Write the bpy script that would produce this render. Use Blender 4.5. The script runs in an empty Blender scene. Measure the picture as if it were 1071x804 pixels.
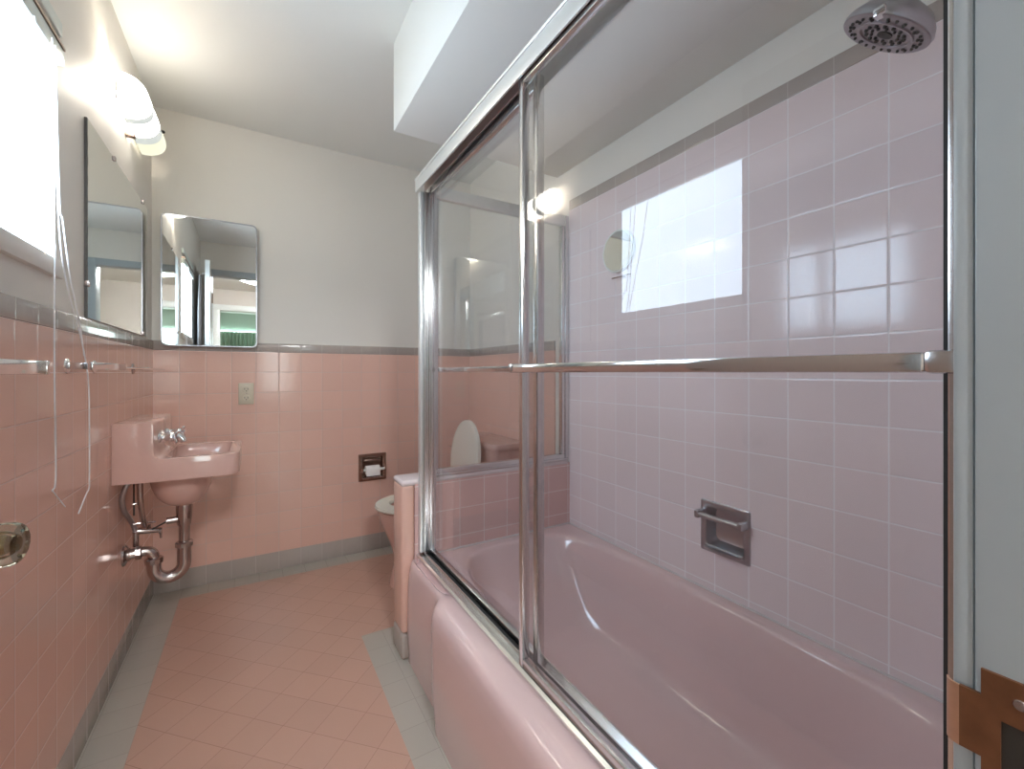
import bpy, bmesh, math
from mathutils import Vector, Matrix
PI = math.pi
scene = bpy.context.scene
COL = scene.collection

# ------------------------------------------------------------------ materials
def mat(name):
    m = bpy.data.materials.new(name); m.use_nodes = True
    nt = m.node_tree; nt.nodes.clear()
    out = nt.nodes.new('ShaderNodeOutputMaterial')
    return m, nt, out
def N(nt, kind, **kw):
    n = nt.nodes.new(kind)
    for k, v in kw.items():
        if k in n.inputs.keys(): n.inputs[k].default_value = v
        else: setattr(n, k, v)
    return n
def M(nt, op, a, b=None, c=None):
    n = nt.nodes.new('ShaderNodeMath'); n.operation = op
    for i, v in enumerate((a, b, c)):
        if v is None: continue
        if isinstance(v, (int, float)): n.inputs[i].default_value = v
        else: nt.links.new(v, n.inputs[i])
    return n.outputs[0]
def rgba(c): return (c[0], c[1], c[2], 1.0)

def principled(name, color, rough=0.5, metal=0.0, spec=0.5, coat=0.0, bump=0.0, bump_scale=40.0, vary=0.0, emis=None, estr=0.0):
    m, nt, out = mat(name)
    b = N(nt, 'ShaderNodeBsdfPrincipled')
    b.inputs['Base Color'].default_value = rgba(color)
    b.inputs['Roughness'].default_value = rough
    b.inputs['Metallic'].default_value = metal
    b.inputs['Specular IOR Level'].default_value = spec
    b.inputs['Coat Weight'].default_value = coat
    b.inputs['Coat Roughness'].default_value = 0.05
    if emis:
        b.inputs['Emission Color'].default_value = rgba(emis); b.inputs['Emission Strength'].default_value = estr
    if bump or vary:
        geo = N(nt, 'ShaderNodeNewGeometry')
        no = N(nt, 'ShaderNodeTexNoise'); no.inputs['Scale'].default_value = bump_scale; no.inputs['Detail'].default_value = 4
        nt.links.new(geo.outputs['Position'], no.inputs['Vector'])
        if bump:
            bp = N(nt, 'ShaderNodeBump'); bp.inputs['Strength'].default_value = bump; bp.inputs['Distance'].default_value = 0.002
            nt.links.new(no.outputs['Fac'], bp.inputs['Height']); nt.links.new(bp.outputs[0], b.inputs['Normal'])
        if vary:
            mx = N(nt, 'ShaderNodeMix', data_type='RGBA')
            mx.inputs[6].default_value = rgba([v*(1-vary) for v in color]); mx.inputs[7].default_value = rgba([min(1, v*(1+vary)) for v in color])
            nt.links.new(no.outputs['Fac'], mx.inputs[0]); nt.links.new(mx.outputs[2], b.inputs['Base Color'])
    nt.links.new(b.outputs[0], out.inputs[0])
    return m

def tile(name, color, grout, pitch=0.1095, ox=0.0, oy=0.0, oz=0.0, floor=False, diag=False, rough=0.12, gw=0.0011, vary=0.022, bump=0.35, vgap=True, spec=0.5, wave=0.10):
    """glazed square tiles laid on world coordinates; picks x or y along the wall by the face normal"""
    m, nt, out = mat(name); L = nt.links
    geo = N(nt, 'ShaderNodeNewGeometry')
    sp = N(nt, 'ShaderNodeSeparateXYZ'); L.new(geo.outputs['Position'], sp.inputs[0])
    sn = N(nt, 'ShaderNodeSeparateXYZ'); L.new(geo.outputs['True Normal'], sn.inputs[0])
    x = M(nt, 'SUBTRACT', sp.outputs[0], ox); y = M(nt, 'SUBTRACT', sp.outputs[1], oy)
    if floor:
        if diag:
            u = M(nt, 'MULTIPLY', M(nt, 'ADD', x, y), math.sqrt(0.5)); v = M(nt, 'MULTIPLY', M(nt, 'SUBTRACT', x, y), math.sqrt(0.5))
        else: u, v = x, y
    else:
        f = M(nt, 'GREATER_THAN', M(nt, 'ABSOLUTE', sn.outputs[0]), 0.5)
        u = M(nt, 'ADD', M(nt, 'MULTIPLY', x, M(nt, 'SUBTRACT', 1.0, f)), M(nt, 'MULTIPLY', y, f))
        v = M(nt, 'SUBTRACT', sp.outputs[2], oz)
    def dist(w):
        t = M(nt, 'SUBTRACT', M(nt, 'FRACT', M(nt, 'ADD', M(nt, 'DIVIDE', w, pitch), 0.5)), 0.5)
        return M(nt, 'MULTIPLY', M(nt, 'ABSOLUTE', t), pitch)
    d = dist(u)
    if vgap: d = M(nt, 'MINIMUM', d, dist(v))
    def smooth(a, b):
        r = N(nt, 'ShaderNodeMapRange', interpolation_type='SMOOTHSTEP')
        r.inputs['From Min'].default_value = a; r.inputs['From Max'].default_value = b
        L.new(d, r.inputs['Value']); return r.outputs[0]
    mask = smooth(gw*0.6, gw*1.4)
    pil = smooth(gw*0.4, gw*0.4+0.0035)
    # tile-to-tile variation
    cb = N(nt, 'ShaderNodeCombineXYZ')
    L.new(M(nt, 'FLOOR', M(nt, 'DIVIDE', u, pitch)), cb.inputs[0]); L.new(M(nt, 'FLOOR', M(nt, 'DIVIDE', v, pitch)), cb.inputs[1])
    wn = N(nt, 'ShaderNodeTexWhiteNoise'); L.new(cb.outputs[0], wn.inputs['Vector'])
    mx = N(nt, 'ShaderNodeMix', data_type='RGBA')
    mx.inputs[6].default_value = rgba([c*(1-vary) for c in color]); mx.inputs[7].default_value = rgba([c*(1+vary) for c in color])
    L.new(wn.outputs['Value'], mx.inputs[0])
    mg = N(nt, 'ShaderNodeMix', data_type='RGBA'); mg.inputs[6].default_value = rgba(grout)
    L.new(mask, mg.inputs[0]); L.new(mx.outputs[2], mg.inputs[7])
    b = N(nt, 'ShaderNodeBsdfPrincipled'); L.new(mg.outputs[2], b.inputs['Base Color'])
    b.inputs['Specular IOR Level'].default_value = spec
    L.new(M(nt, 'ADD', M(nt, 'MULTIPLY', M(nt, 'SUBTRACT', 1.0, mask), 0.6), rough), b.inputs['Roughness'])
    no = N(nt, 'ShaderNodeTexNoise'); no.inputs['Scale'].default_value = 14.0; no.inputs['Detail'].default_value = 1.0
    L.new(geo.outputs['Position'], no.inputs['Vector'])
    h = M(nt, 'ADD', pil, M(nt, 'MULTIPLY', no.outputs['Fac'], wave*4))
    bp = N(nt, 'ShaderNodeBump'); bp.inputs['Strength'].default_value = bump; bp.inputs['Distance'].default_value = 0.001
    L.new(h, bp.inputs['Height']); L.new(bp.outputs[0], b.inputs['Normal'])
    L.new(b.outputs[0], out.inputs[0])
    return m

def pane_glass(name, ior=1.9, tint=(0.975, 0.985, 0.992)):
    """thin clear pane: straight-through transmission plus mirror reflection by Fresnel"""
    m, nt, out = mat(name)
    tr = N(nt, 'ShaderNodeBsdfTransparent'); tr.inputs[0].default_value = rgba(tint)
    gl = N(nt, 'ShaderNodeBsdfGlossy'); gl.inputs['Roughness'].default_value = 0.0; gl.inputs['Color'].default_value = (1, 1, 1, 1)
    fr = N(nt, 'ShaderNodeFresnel'); fr.inputs['IOR'].default_value = ior
    geo = N(nt, 'ShaderNodeNewGeometry')
    k = M(nt, 'MULTIPLY', fr.outputs[0], M(nt, 'SUBTRACT', 1.0, geo.outputs['Backfacing']))
    k = M(nt, 'MINIMUM', M(nt, 'MULTIPLY', k, 1.25), 1.0)
    mx = N(nt, 'ShaderNodeMixShader'); nt.links.new(k, mx.inputs[0]); nt.links.new(tr.outputs[0], mx.inputs[1]); nt.links.new(gl.outputs[0], mx.inputs[2])
    nt.links.new(mx.outputs[0], out.inputs[0])
    return m

PINK = (0.81, 0.515, 0.415); GROUT = (0.66, 0.50, 0.45); GREY = (0.47, 0.405, 0.36); GROUTG = (0.55, 0.50, 0.46)
T = 0.1095; TR = 0.1107
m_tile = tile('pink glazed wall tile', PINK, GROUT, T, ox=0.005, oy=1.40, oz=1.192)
m_tile_tub = tile('pink glazed tub surround tile', (0.88, 0.745, 0.735), (0.94, 0.88, 0.88), TR, ox=0.71, oy=0.748, oz=1.0655, gw=0.0015)  # same pink tile, made paler and cooler to hold the window light
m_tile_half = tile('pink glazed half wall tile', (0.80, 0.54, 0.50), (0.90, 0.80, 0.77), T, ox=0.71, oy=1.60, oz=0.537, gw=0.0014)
m_grey = tile('grey glazed border tile', GREY, GROUTG, T, ox=0.005, oy=1.40, oz=1.192, vgap=False)
m_grey_tub = tile('grey glazed surround border tile', GREY, GROUTG, TR, ox=0.71, oy=0.748, oz=1.0655, vgap=False)
m_floor = tile('pink matte floor tile', (0.58, 0.36, 0.275), (0.40, 0.235, 0.17), 0.1084, ox=-0.3085, oy=1.7276, floor=True, diag=True, rough=0.28, gw=0.0007, vary=0.025, bump=0.08, wave=0.03)
m_floor_grey = tile('grey floor border tile', (0.48, 0.445, 0.385), (0.39, 0.355, 0.305), T, ox=-0.3085, oy=1.7276, floor=True, rough=0.28, gw=0.0009, bump=0.2, wave=0.03)
m_bull = principled('pink bullnose trim tile', PINK, 0.12, vary=0.02)
m_cap = principled('pale pink cap tile', (0.74, 0.64, 0.63), 0.12)
m_paint = principled('cream wall paint', (0.83, 0.79, 0.72), 0.55, bump=0.08, bump_scale=60)
m_ceil = principled('ceiling paint', (0.84, 0.84, 0.80), 0.6, bump=0.06, bump_scale=60)
m_trim = principled('white gloss trim paint', (0.74, 0.76, 0.74), 0.3, bump=0.1, bump_scale=25)
m_jamb = principled('gloss door frame paint greyed for shade', (0.45, 0.50, 0.52), 0.32, bump=0.25, bump_scale=18)  # pale frame greyed down, the doorway shade is in this colour
m_tub = principled('pink porcelain enamel', (0.80, 0.585, 0.56), 0.10, coat=0.5)
m_sink = principled('pink vitreous china', (0.72, 0.46, 0.39), 0.09, coat=0.5)
m_chrome = principled('polished chrome', (0.78, 0.78, 0.79), 0.09, metal=1.0)
m_alu = principled('bright anodised aluminium', (0.72, 0.72, 0.72), 0.22, metal=1.0)
m_aluw = principled('satin silver header', (0.78, 0.79, 0.77), 0.38, metal=0.7)
m_dark = principled('dark rubber gasket', (0.03, 0.03, 0.03), 0.5)
m_nickel = principled('aged nickel pipe', (0.50, 0.43, 0.41), 0.22, metal=1.0, vary=0.15, bump_scale=30)
m_pewter = principled('brushed pewter', (0.50, 0.50, 0.52), 0.28, metal=1.0)
m_bronze = principled('dulled chrome with brown tarnish', (0.42, 0.30, 0.25), 0.25, metal=1.0, vary=0.25, bump_scale=50)
m_glass = pane_glass('clear shower glass', 1.5)
m_glass2 = pane_glass('clear side glass', 1.5)
m_mirror = principled('silvered mirror', (0.86, 0.88, 0.86), 0.0, metal=1.0)
m_tarn = principled('tarnished mirror edge', (0.10, 0.09, 0.08), 0.5)
m_white = principled('white plastic', (0.80, 0.80, 0.74), 0.3)
m_seat = principled('white enamelled seat', (0.78, 0.76, 0.66), 0.2)
m_ivory = principled('ivory plastic', (0.66, 0.58, 0.44), 0.35)
m_slot = principled('dark slot', (0.03, 0.025, 0.02), 0.6)
m_paper = principled('white paper', (0.84, 0.81, 0.79), 0.9)
m_cord = principled('white cord', (0.82, 0.80, 0.80), 0.7)
m_towel = principled('white cotton cloth', (0.80, 0.84, 0.88), 0.95, bump=0.4, bump_scale=200)
m_brown = principled('tarnished brown brass', (0.22, 0.095, 0.045), 0.38, metal=0.55, vary=0.35, bump_scale=60)
m_brownlip = principled('worn brass lip', (0.60, 0.36, 0.24), 0.30, metal=0.6, vary=0.25, bump_scale=60)
m_brass = principled('old brass', (0.22, 0.15, 0.08), 0.35, metal=1.0)
m_shade = principled('backlit window shade cloth', (0.18, 0.22, 0.25), 0.8, emis=(0.66, 0.83, 1.0), estr=3.4)
m_rail = principled('pale green painted rail', (0.62, 0.68, 0.64), 0.4)
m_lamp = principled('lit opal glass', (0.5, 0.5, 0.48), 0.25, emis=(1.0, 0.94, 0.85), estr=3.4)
m_lamp3 = principled('shaded opal glass', (0.15, 0.15, 0.14), 0.25, emis=(0.86, 0.92, 0.88), estr=0.20)  # shading of the grooves put into a weaker, greyer glow
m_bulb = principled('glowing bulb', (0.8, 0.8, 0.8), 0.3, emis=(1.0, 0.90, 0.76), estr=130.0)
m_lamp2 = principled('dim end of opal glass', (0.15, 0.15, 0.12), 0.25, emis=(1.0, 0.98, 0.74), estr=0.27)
m_green = principled('green curtain cloth', (0.55, 0.74, 0.62), 0.9)
m_hall = principled('hall wall paint', (0.60, 0.55, 0.50), 0.6)
m_wood = principled('hall floor wood', (0.28, 0.17, 0.10), 0.4, vary=0.2, bump_scale=8)
m_fill_lamp = principled('added fill lamp glow', (0.9, 0.9, 0.88), 0.4, emis=(0.92, 0.96, 1.0), estr=24.0)
m_day = principled('daylit far window', (0.8, 0.9, 1.0), 0.5, emis=(0.8, 0.95, 0.95), estr=2.5)
def clear_glass():
    m, nt, out = mat('solid clear glass')
    g = N(nt, 'ShaderNodeBsdfGlass'); g.inputs['IOR'].default_value = 1.48; g.inputs['Roughness'].default_value = 0.02; g.inputs['Color'].default_value = (0.93, 0.95, 0.90, 1)
    nt.links.new(g.outputs[0], out.inputs[0]); return m
m_knob = clear_glass()

# ------------------------------------------------------------------ mesh helpers (world coordinates)
def box(bm, x0, x1, y0, y1, z0, z1, bev=0.0, seg=2, mi=0):
    r = bmesh.ops.create_cube(bm, size=1.0)
    vs = r['verts']
    for v in vs:
        v.co = Vector((x0+(v.co.x+.5)*(x1-x0), y0+(v.co.y+.5)*(y1-y0), z0+(v.co.z+.5)*(z1-z0)))
    fs = {f for v in vs for f in v.link_faces}
    for f in fs: f.material_index = mi
    if bev > 0:
        es = list({e for v in vs for e in v.link_edges})
        bmesh.ops.bevel(bm, geom=es, offset=bev, segments=seg, profile=0.5, affect='EDGES')
    return bm
def tube(bm, pts, r, n=10, caps=True, closed=False):
    """sweep a circle of radius r (number or list) along a polyline"""
    P = [Vector(p) for p in pts]; R = r if isinstance(r, (list, tuple)) else [r]*len(P)
    rings = []; up = None
    for i, p in enumerate(P):
        if closed: t = (P[(i+1) % len(P)]-P[i-1]).normalized()
        else:
            a = P[max(i-1, 0)]; b = P[min(i+1, len(P)-1)]; t = (b-a).normalized()
        if up is None: up = Vector((0, 0, 1)) if abs(t.z) < .9 else Vector((1, 0, 0))
        s = t.cross(up).normalized(); up = s.cross(t).normalized()
        rings.append([bm.verts.new(p+(s*math.cos(2*PI*k/n)+up*math.sin(2*PI*k/n))*R[i]) for k in range(n)])
    m = len(rings)
    for i in range(m if closed else m-1):
        A, B = rings[i], rings[(i+1) % m]
        for k in range(n): bm.faces.new((A[k], A[(k+1) % n], B[(k+1) % n], B[k]))
    if caps and not closed:
        bm.faces.new(rings[0][::-1]); bm.faces.new(rings[-1])
    return bm
def curve(pts, n=8):
    """Catmull-Rom through the points"""
    P = [Vector(p) for p in pts]; P = [P[0]*2-P[1]]+P+[P[-1]*2-P[-2]]; out = []
    for i in range(1, len(P)-2):
        for k in range(n):
            t = k/n; a, b, c, d = P[i-1:i+3]
            out.append(0.5*((2*b)+(c-a)*t+(2*a-5*b+4*c-d)*t*t+(3*b-a-3*c+d)*t**3))
    out.append(P[-2]); return out
def lathe(bm, prof, origin, axis, n=24):
    """profile [(r, h)] turned about axis through origin"""
    ax = Vector(axis).normalized(); o = Vector(origin)
    s = ax.orthogonal().normalized(); t = ax.cross(s)
    rings = []
    for r, h in prof:
        if r < 1e-6: rings.append([bm.verts.new(o+ax*h)])
        else: rings.append([bm.verts.new(o+ax*h+(s*math.cos(2*PI*k/n)+t*math.sin(2*PI*k/n))*r) for k in range(n)])
    for A, B in zip(rings, rings[1:]):
        for k in range(n):
            q = (A[k % len(A)], A[(k+1) % len(A)], B[(k+1) % len(B)], B[k % len(B)])
            q = list(dict.fromkeys(q))
            if len(q) >= 3: bm.faces.new(q)
    for R, fl in ((rings[0], True), (rings[-1], False)):
        if len(R) > 2: bm.faces.new(R[::-1] if fl else R)
    return bm
def loft(bm, rings, cap0=True, cap1=True):
    V = [[bm.verts.new(p) for p in r] for r in rings]; n = len(V[0])
    for A, B in zip(V, V[1:]):
        for k in range(n): bm.faces.new((A[k], A[(k+1) % n], B[(k+1) % n], B[k]))
    if cap0: bm.faces.new(V[0][::-1])
    if cap1: bm.faces.new(V[-1])
    return bm
def oval(cx, cy, z, ax, ay, n=40, p=2.0):
    out = []
    for k in range(n):
        a = 2*PI*k/n; c, s = math.cos(a), math.sin(a)
        out.append((cx+ax*math.copysign(abs(c)**(2/p), c), cy+ay*math.copysign(abs(s)**(2/p), s), z))
    return out
def prism(bm, poly, axis, a, b, bev=0.0):
    """extrude polygon of 2D points: axis 'y' -> (x,z), 'x' -> (y,z), 'z' -> (x,y)"""
    def P(p, t): return {'y': (p[0], t, p[1]), 'x': (t, p[0], p[1]), 'z': (p[0], p[1], t)}[axis]
    A = [bm.verts.new(P(p, a)) for p in poly]; B = [bm.verts.new(P(p, b)) for p in poly]; n = len(poly)
    fs = [bm.faces.new(A), bm.faces.new(B[::-1])]
    for k in range(n): fs.append(bm.faces.new((A[k], B[k], B[(k+1) % n], A[(k+1) % n])))
    if bev: bmesh.ops.bevel(bm, geom=list({e for f in fs for e in f.edges}), offset=bev, segments=2, profile=.5, affect='EDGES')
    return bm
def rrect(cx, cy, hx, hy, r, n=6):
    pts = []
    for sx, sy, a0 in ((1, 1, 0), (-1, 1, PI/2), (-1, -1, PI), (1, -1, 1.5*PI)):
        for k in range(n+1):
            a = a0+k*PI/2/n; pts.append((cx+sx*(hx-r)+r*math.cos(a), cy+sy*(hy-r)+r*math.sin(a)))
    return pts
ROOT = {}
def obj(name, bm, m, parent=None, angle=40, smooth=True, label=None):
    bmesh.ops.recalc_face_normals(bm, faces=bm.faces)
    me = bpy.data.meshes.new(name); bm.to_mesh(me); bm.free()
    for x in (m if isinstance(m, (list, tuple)) else [m]): me.materials.append(x)
    if smooth:
        for p in me.polygons: p.use_smooth = True
        me.set_sharp_from_angle(angle=math.radians(angle))
    o = bpy.data.objects.new(name, me); COL.objects.link(o)
    w = Vector((0, 0, 0))
    if parent is not None:
        w = ROOT[parent]; o.parent = parent; me.transform(Matrix.Translation(-w))
    ROOT[o] = w
    if label: o['label'] = label
    return o
def thing(name, label, cat, loc, group=None):
    o = bpy.data.objects.new(name, None); COL.objects.link(o); o.location = loc; o.empty_display_size = 0.05
    ROOT[o] = Vector(loc); o['label'] = label; o['category'] = cat
    if group: o['group'] = group
    return o
def struct(o): o['kind'] = 'structure'; return o
def B(): return bmesh.new()

# ------------------------------------------------------------------ dimensions
XL, XR, YB, ZC = -0.425, 1.268, 2.70, 2.38       # left wall tile face, right wall tile face, back wall tile face, ceiling
YN = 0.0985                                        # near wall tile face (room side)
TW = 0.007                                         # tile thickness
ZB0, ZB1, ZBASE = 1.192, 1.24, 0.097

# ------------------------------------------------------------------ floor, ceiling, walls
bm = B()
FX, FY = -0.3085, 2.588
def slab(x0, x1, y0, y1, mi): box(bm, x0, x1, y0, y1, -0.05, 0.0, mi=mi)
slab(XL-.01, FX, -0.03, YB+.01, 1); slab(FX, XR+.01, FY, YB+.01, 1)
slab(0.376, XR+.01, -0.03, 1.842, 1); slab(FX, 0.376, -0.03, FY, 0); slab(0.376, XR+.01, 1.842, FY, 0)
struct(obj('floor', bm, [m_floor, m_floor_grey], smooth=False))
c = struct(obj('ceiling', box(B(), XL-.15, XR+.15, -0.05, YB+.15, ZC, ZC+.06), m_ceil, smooth=False))
obj('soffit', box(B(), 0.472, XR+.02, 0.08, 1.71, 2.036, ZC+.01, 0.003), m_ceil, c)

WY0, WY1, WZ0, WZ1 = 0.897, 1.515, 1.365, 1.915    # window opening
SDY, SDZ, SDH = 0.824, 0.586, 0.064
def holed(bm, lo, hi, a0, a1, z0, z1, ca, cz_, h, axis):
    def bb(p0, p1, q0, q1):
        if axis == 'x': box(bm, lo, hi, p0, p1, q0, q1)
        else: box(bm, p0, p1, lo, hi, q0, q1)
    bb(a0, ca-h, z0, z1); bb(ca+h, a1, z0, z1); bb(ca-h, ca+h, z0, cz_-h); bb(ca-h, ca+h, cz_+h, z1); return bm
def wainscot(o, x0, x1, y0, y1, along, hole=None):
    """base course, field and border course as parts of a wall"""
    if hole: obj('tile_field', holed(B(), y0, y1, x0, x1, ZBASE, ZB0, *hole, 'y'), m_tile, o, smooth=False)
    else: obj('tile_field', box(B(), x0, x1, y0, y1, ZBASE, ZB0), m_tile, o, smooth=False)
    e = 0.0015
    a = [x0, x1, y0, y1]
    i = {'x-': 0, 'x+': 1, 'y-': 2, 'y+': 3}[along]; a[i] += e if i % 2 else -e
    obj('base_tiles', box(B(), *a, 0.0, ZBASE, 0.0012), m_grey, o, label='grey base course')
    obj('border_tiles', box(B(), *a, ZB0, ZB1, 0.003), m_grey, o, label='grey border course')
bm = B(); xa, xb = XL-.12, XL-TW
box(bm, xa, xb, -0.03, WY0, 0, ZC); box(bm, xa, xb, WY1, YB+.12, 0, ZC)
box(bm, xa, xb, WY0, WY1, 0, WZ0); box(bm, xa, xb, WY0, WY1, WZ1, ZC)
wl = struct(obj('wall_left', bm, m_paint, smooth=False)); wainscot(wl, XL-TW, XL, 0.0905, YB, 'x+')
wb = struct(obj('wall_back', holed(B(), YB+TW, YB+.12, XL-.12, XR+.12, 0, ZC, 0.616, 0.507, 0.064, 'y'), m_paint, smooth=False)); wainscot(wb, XL, XR, YB, YB+TW, 'y-', hole=(0.616, 0.507, 0.064))
wr = struct(obj('wall_right', holed(B(), XR+TW, XR+.12, -0.03, YB+.12, 0, ZC, SDY, SDZ, SDH, 'x'), m_paint, smooth=False))
ZT0, ZT1 = 1.8404, 1.888
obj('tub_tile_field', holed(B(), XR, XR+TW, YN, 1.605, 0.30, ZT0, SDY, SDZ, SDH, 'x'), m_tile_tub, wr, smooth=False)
obj('tub_border_tiles', box(B(), XR-.0015, XR+TW, YN, 1.605, ZT0, ZT1, 0.003), m_grey_tub, wr, label='grey border course over the tub tile')
wainscot(wr, XR, XR+TW, 1.722, YB, 'x-')
# near wall with the door opening
DX0, DX1, DZ = -0.335, 0.41, 2.05
bm = B(); box(bm, XL-.12, DX0-.02, -0.02, YN-TW, 0, ZC); box(bm, DX1+.02, XR+.12, -0.02, YN-TW, 0, ZC); box(bm, DX0-.02, DX1+.02, -0.02, YN-TW, DZ+.02, ZC)
wn = struct(obj('wall_near', bm, m_paint, smooth=False))
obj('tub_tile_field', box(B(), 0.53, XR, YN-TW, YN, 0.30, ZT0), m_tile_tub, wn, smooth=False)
obj('tub_border_tiles', box(B(), 0.53, XR, YN-TW, YN+.0015, ZT0, ZT1, 0.003), m_grey_tub, wn, label='grey border course over the tub tile')
# door frame
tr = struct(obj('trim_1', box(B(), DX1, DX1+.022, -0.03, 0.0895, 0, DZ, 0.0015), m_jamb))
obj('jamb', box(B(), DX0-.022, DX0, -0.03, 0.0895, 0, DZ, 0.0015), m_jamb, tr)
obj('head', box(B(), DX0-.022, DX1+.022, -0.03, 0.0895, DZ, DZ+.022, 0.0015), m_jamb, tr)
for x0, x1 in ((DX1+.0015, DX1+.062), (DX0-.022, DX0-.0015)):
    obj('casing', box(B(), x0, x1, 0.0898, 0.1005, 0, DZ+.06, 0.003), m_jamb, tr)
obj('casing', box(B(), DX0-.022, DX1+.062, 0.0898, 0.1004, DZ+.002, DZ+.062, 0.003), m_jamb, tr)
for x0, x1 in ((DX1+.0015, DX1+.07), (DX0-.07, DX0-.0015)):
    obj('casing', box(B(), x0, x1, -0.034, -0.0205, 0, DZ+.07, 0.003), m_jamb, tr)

# half wall between tub and toilet
PX, PY0, PY1, PZ = 0.474, 1.603, 1.722, 0.662
wp = struct(obj('wall_partition', box(B(), PX+.05, XR+.005, PY0+TW, PY1-TW, 0, PZ-.005), m_bull, smooth=False))
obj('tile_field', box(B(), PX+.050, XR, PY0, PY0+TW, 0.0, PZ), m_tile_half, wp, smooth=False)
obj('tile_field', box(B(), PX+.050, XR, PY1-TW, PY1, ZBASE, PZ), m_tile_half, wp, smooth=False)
obj('end_bullnose', box(B(), PX, PX+.050, PY0, PY1, ZBASE, PZ-.006, 0.014, 4), m_bull, wp)
obj('end_base', box(B(), PX-.001, PX+.050, PY0-.001, PY1+.001, 0, ZBASE, 0.012, 4), m_grey, wp, label='grey base tile at the end')
obj('cap', box(B(), PX-.001, XR-.001, PY0-.001, PY1+.001, PZ-.012, PZ+.012, 0.011, 4), m_cap, wp)

# ------------------------------------------------------------------ window, shade and cords
w1 = struct(obj('window_1', box(B(), XL-.075, XL-.07, WY0, WY1, WZ0, WZ1), m_glass2, smooth=False))
bm = B()
for y0, y1, z0, z1 in ((WY0, WY0+.03, WZ0, WZ1), (WY1-.03, WY1, WZ0, WZ1), (WY0+.03, WY1-.03, WZ0, WZ0+.03), (WY0+.03, WY1-.03, WZ1-.03, WZ1), (WY0+.03, WY1-.03, 1.63, 1.655)):
    box(bm, XL-.095, XL-.06, y0, y1, z0, z1)
obj('window_frame', bm, m_trim, w1, smooth=False)
obj('stool', box(B(), XL-.10, XL+.006, WY0-.02, WY1+.02, WZ0-.045, WZ0, 0.004), m_paint, w1)
rs = thing('roller_shade', 'glowing white shade drawn down over the window above the towel bar, with pull cords', 'window shade', (XL+.01, 1.2, WZ0))
obj('shade_cloth', box(B(), XL-.007, XL-.004, WY0+.003, WY1-.004, WZ0+.001, 1.853), m_shade, rs, smooth=False)
obj('headrail', box(B(), XL-.03, XL+.012, WY0+.002, WY1+.003, 1.853, 1.893, 0.004), m_rail, rs, label='pale headrail')
obj('rail_shadow_strip', box(B(), XL-.02, XL+.014, WY0+.002, WY1+.002, 1.893, 1.900), m_bronze, rs, label='brown strip standing in for the shadow line of the headrail')  # thin brown box drawn in as the shadow along the headrail
obj('valance', box(B(), XL-.03, XL+.008, WY0+.002, WY1+.004, 1.926, 1.962, 0.003), m_rail, rs, label='pale green valance')
bm = B()
tube(bm, curve([(XL+.015, 1.333, 1.855), (-.41, 1.352, 1.756), (-.41, 1.367, 1.68), (-.41, 1.403, 1.545), (-.41, 1.438, 1.412), (-.41, 1.446, 1.375), (-.41, 1.442, 1.287), (-.41, 1.442, 1.059), (-.408, 1.442, .836), (-.408, 1.421, .805)], 5), 0.0016, 6)
tube(bm, curve([(-.408, 1.421, .807), (-.408, 1.442, .792), (-.408, 1.502, .747)], 5), 0.0014, 6)
obj('pull_cord', bm, m_cord, rs, label='cord hanging left of the other, kinked at its tip')
for q, pts in enumerate(([(-.405, 1.43, 1.855), (-.405, 1.455, 1.50), (-.405, 1.474, 1.457), (-.405, 1.526, 1.324), (-.405, 1.59, 1.222), (-.405, 1.63, 1.129)],
            [(-.402, 1.40, 1.855), (-.402, 1.425, 1.60), (-.402, 1.448, 1.40), (-.402, 1.50, 1.29), (-.402, 1.575, 1.20), (-.404, 1.63, 1.129), (-.402, 1.654, 1.054), (-.402, 1.662, .919), (-.402, 1.662, .784), (-.405, 1.670, .753), (-.405, 1.646, .742), (-.405, 1.585, .706)])):
    obj('pull_cord', tube(B(), curve(pts, 5), 0.0017, 6), m_cord, rs, label='cord slanting away to the far side' if q else None)

# ------------------------------------------------------------------ open door against the left wall (its glass knob shows)
def rotz(o, pivot, ang):
    o.matrix_world = Matrix.Translation(pivot) @ Matrix.Rotation(ang, 4, 'Z') @ Matrix.Translation(-Vector(pivot))
bm = B(); dxa, dxb = -0.3720, -0.3370
box(bm, dxa, dxb, 0.108, 0.845, 0.012, 2.04, 0.002)
for f in bm.faces:
    if abs(f.normal.x) > .9: f.material_index = 1
dr = struct(obj('door_1', bm, [m_trim, principled('taupe door face paint', (0.42, 0.33, 0.28), 0.4)], angle=20))
KY, KZ = 0.790, 0.868
obj('knob_rose', lathe(B(), [(0, 0), (.028, 0), (.027, .004), (.014, .007), (.012, .014), (0, .014)], (dxb, KY, KZ), (1, 0, 0)), m_brass, dr, label='old brass rose')
kb = obj('door_knob', lathe(B(), [(0, .0145), (.013, .0145), (.016, .018), (.0235, .023), (.0260, .029), (.0268, .040), (.0262, .049), (.0240, .0545), (.019, .0575), (.010, .0582), (0, .0582)], (dxb, KY, KZ), (1, 0, 0), 12), m_knob, dr, angle=20, label='clear glass knob with brass core')
obj('knob_core', lathe(B(), [(0, .015), (.0105, .015), (.0105, .041), (.0085, .0445), (0, .0445)], (dxb, KY, KZ), (1, 0, 0), 20), m_brass, kb, label='brass core')
obj('door_knob', lathe(B(), [(0, 0), (.018, 0), (.012, .008), (.012, .014), (.022, .026), (.022, .038), (.012, .044), (0, .044)], (dxa, KY, KZ), (-1, 0, 0)), m_brass, dr, label='brass knob on the wall side')
for z in (0.25, 1.05, 1.82):
    obj('hinge', tube(B(), [(dxb+.004, 0.106, z-.05), (dxb+.004, 0.106, z+.05)], 0.006, 10), m_brass, dr)
rotz(dr, (dxb, 0.106, 0), -math.radians(2.3))
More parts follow.
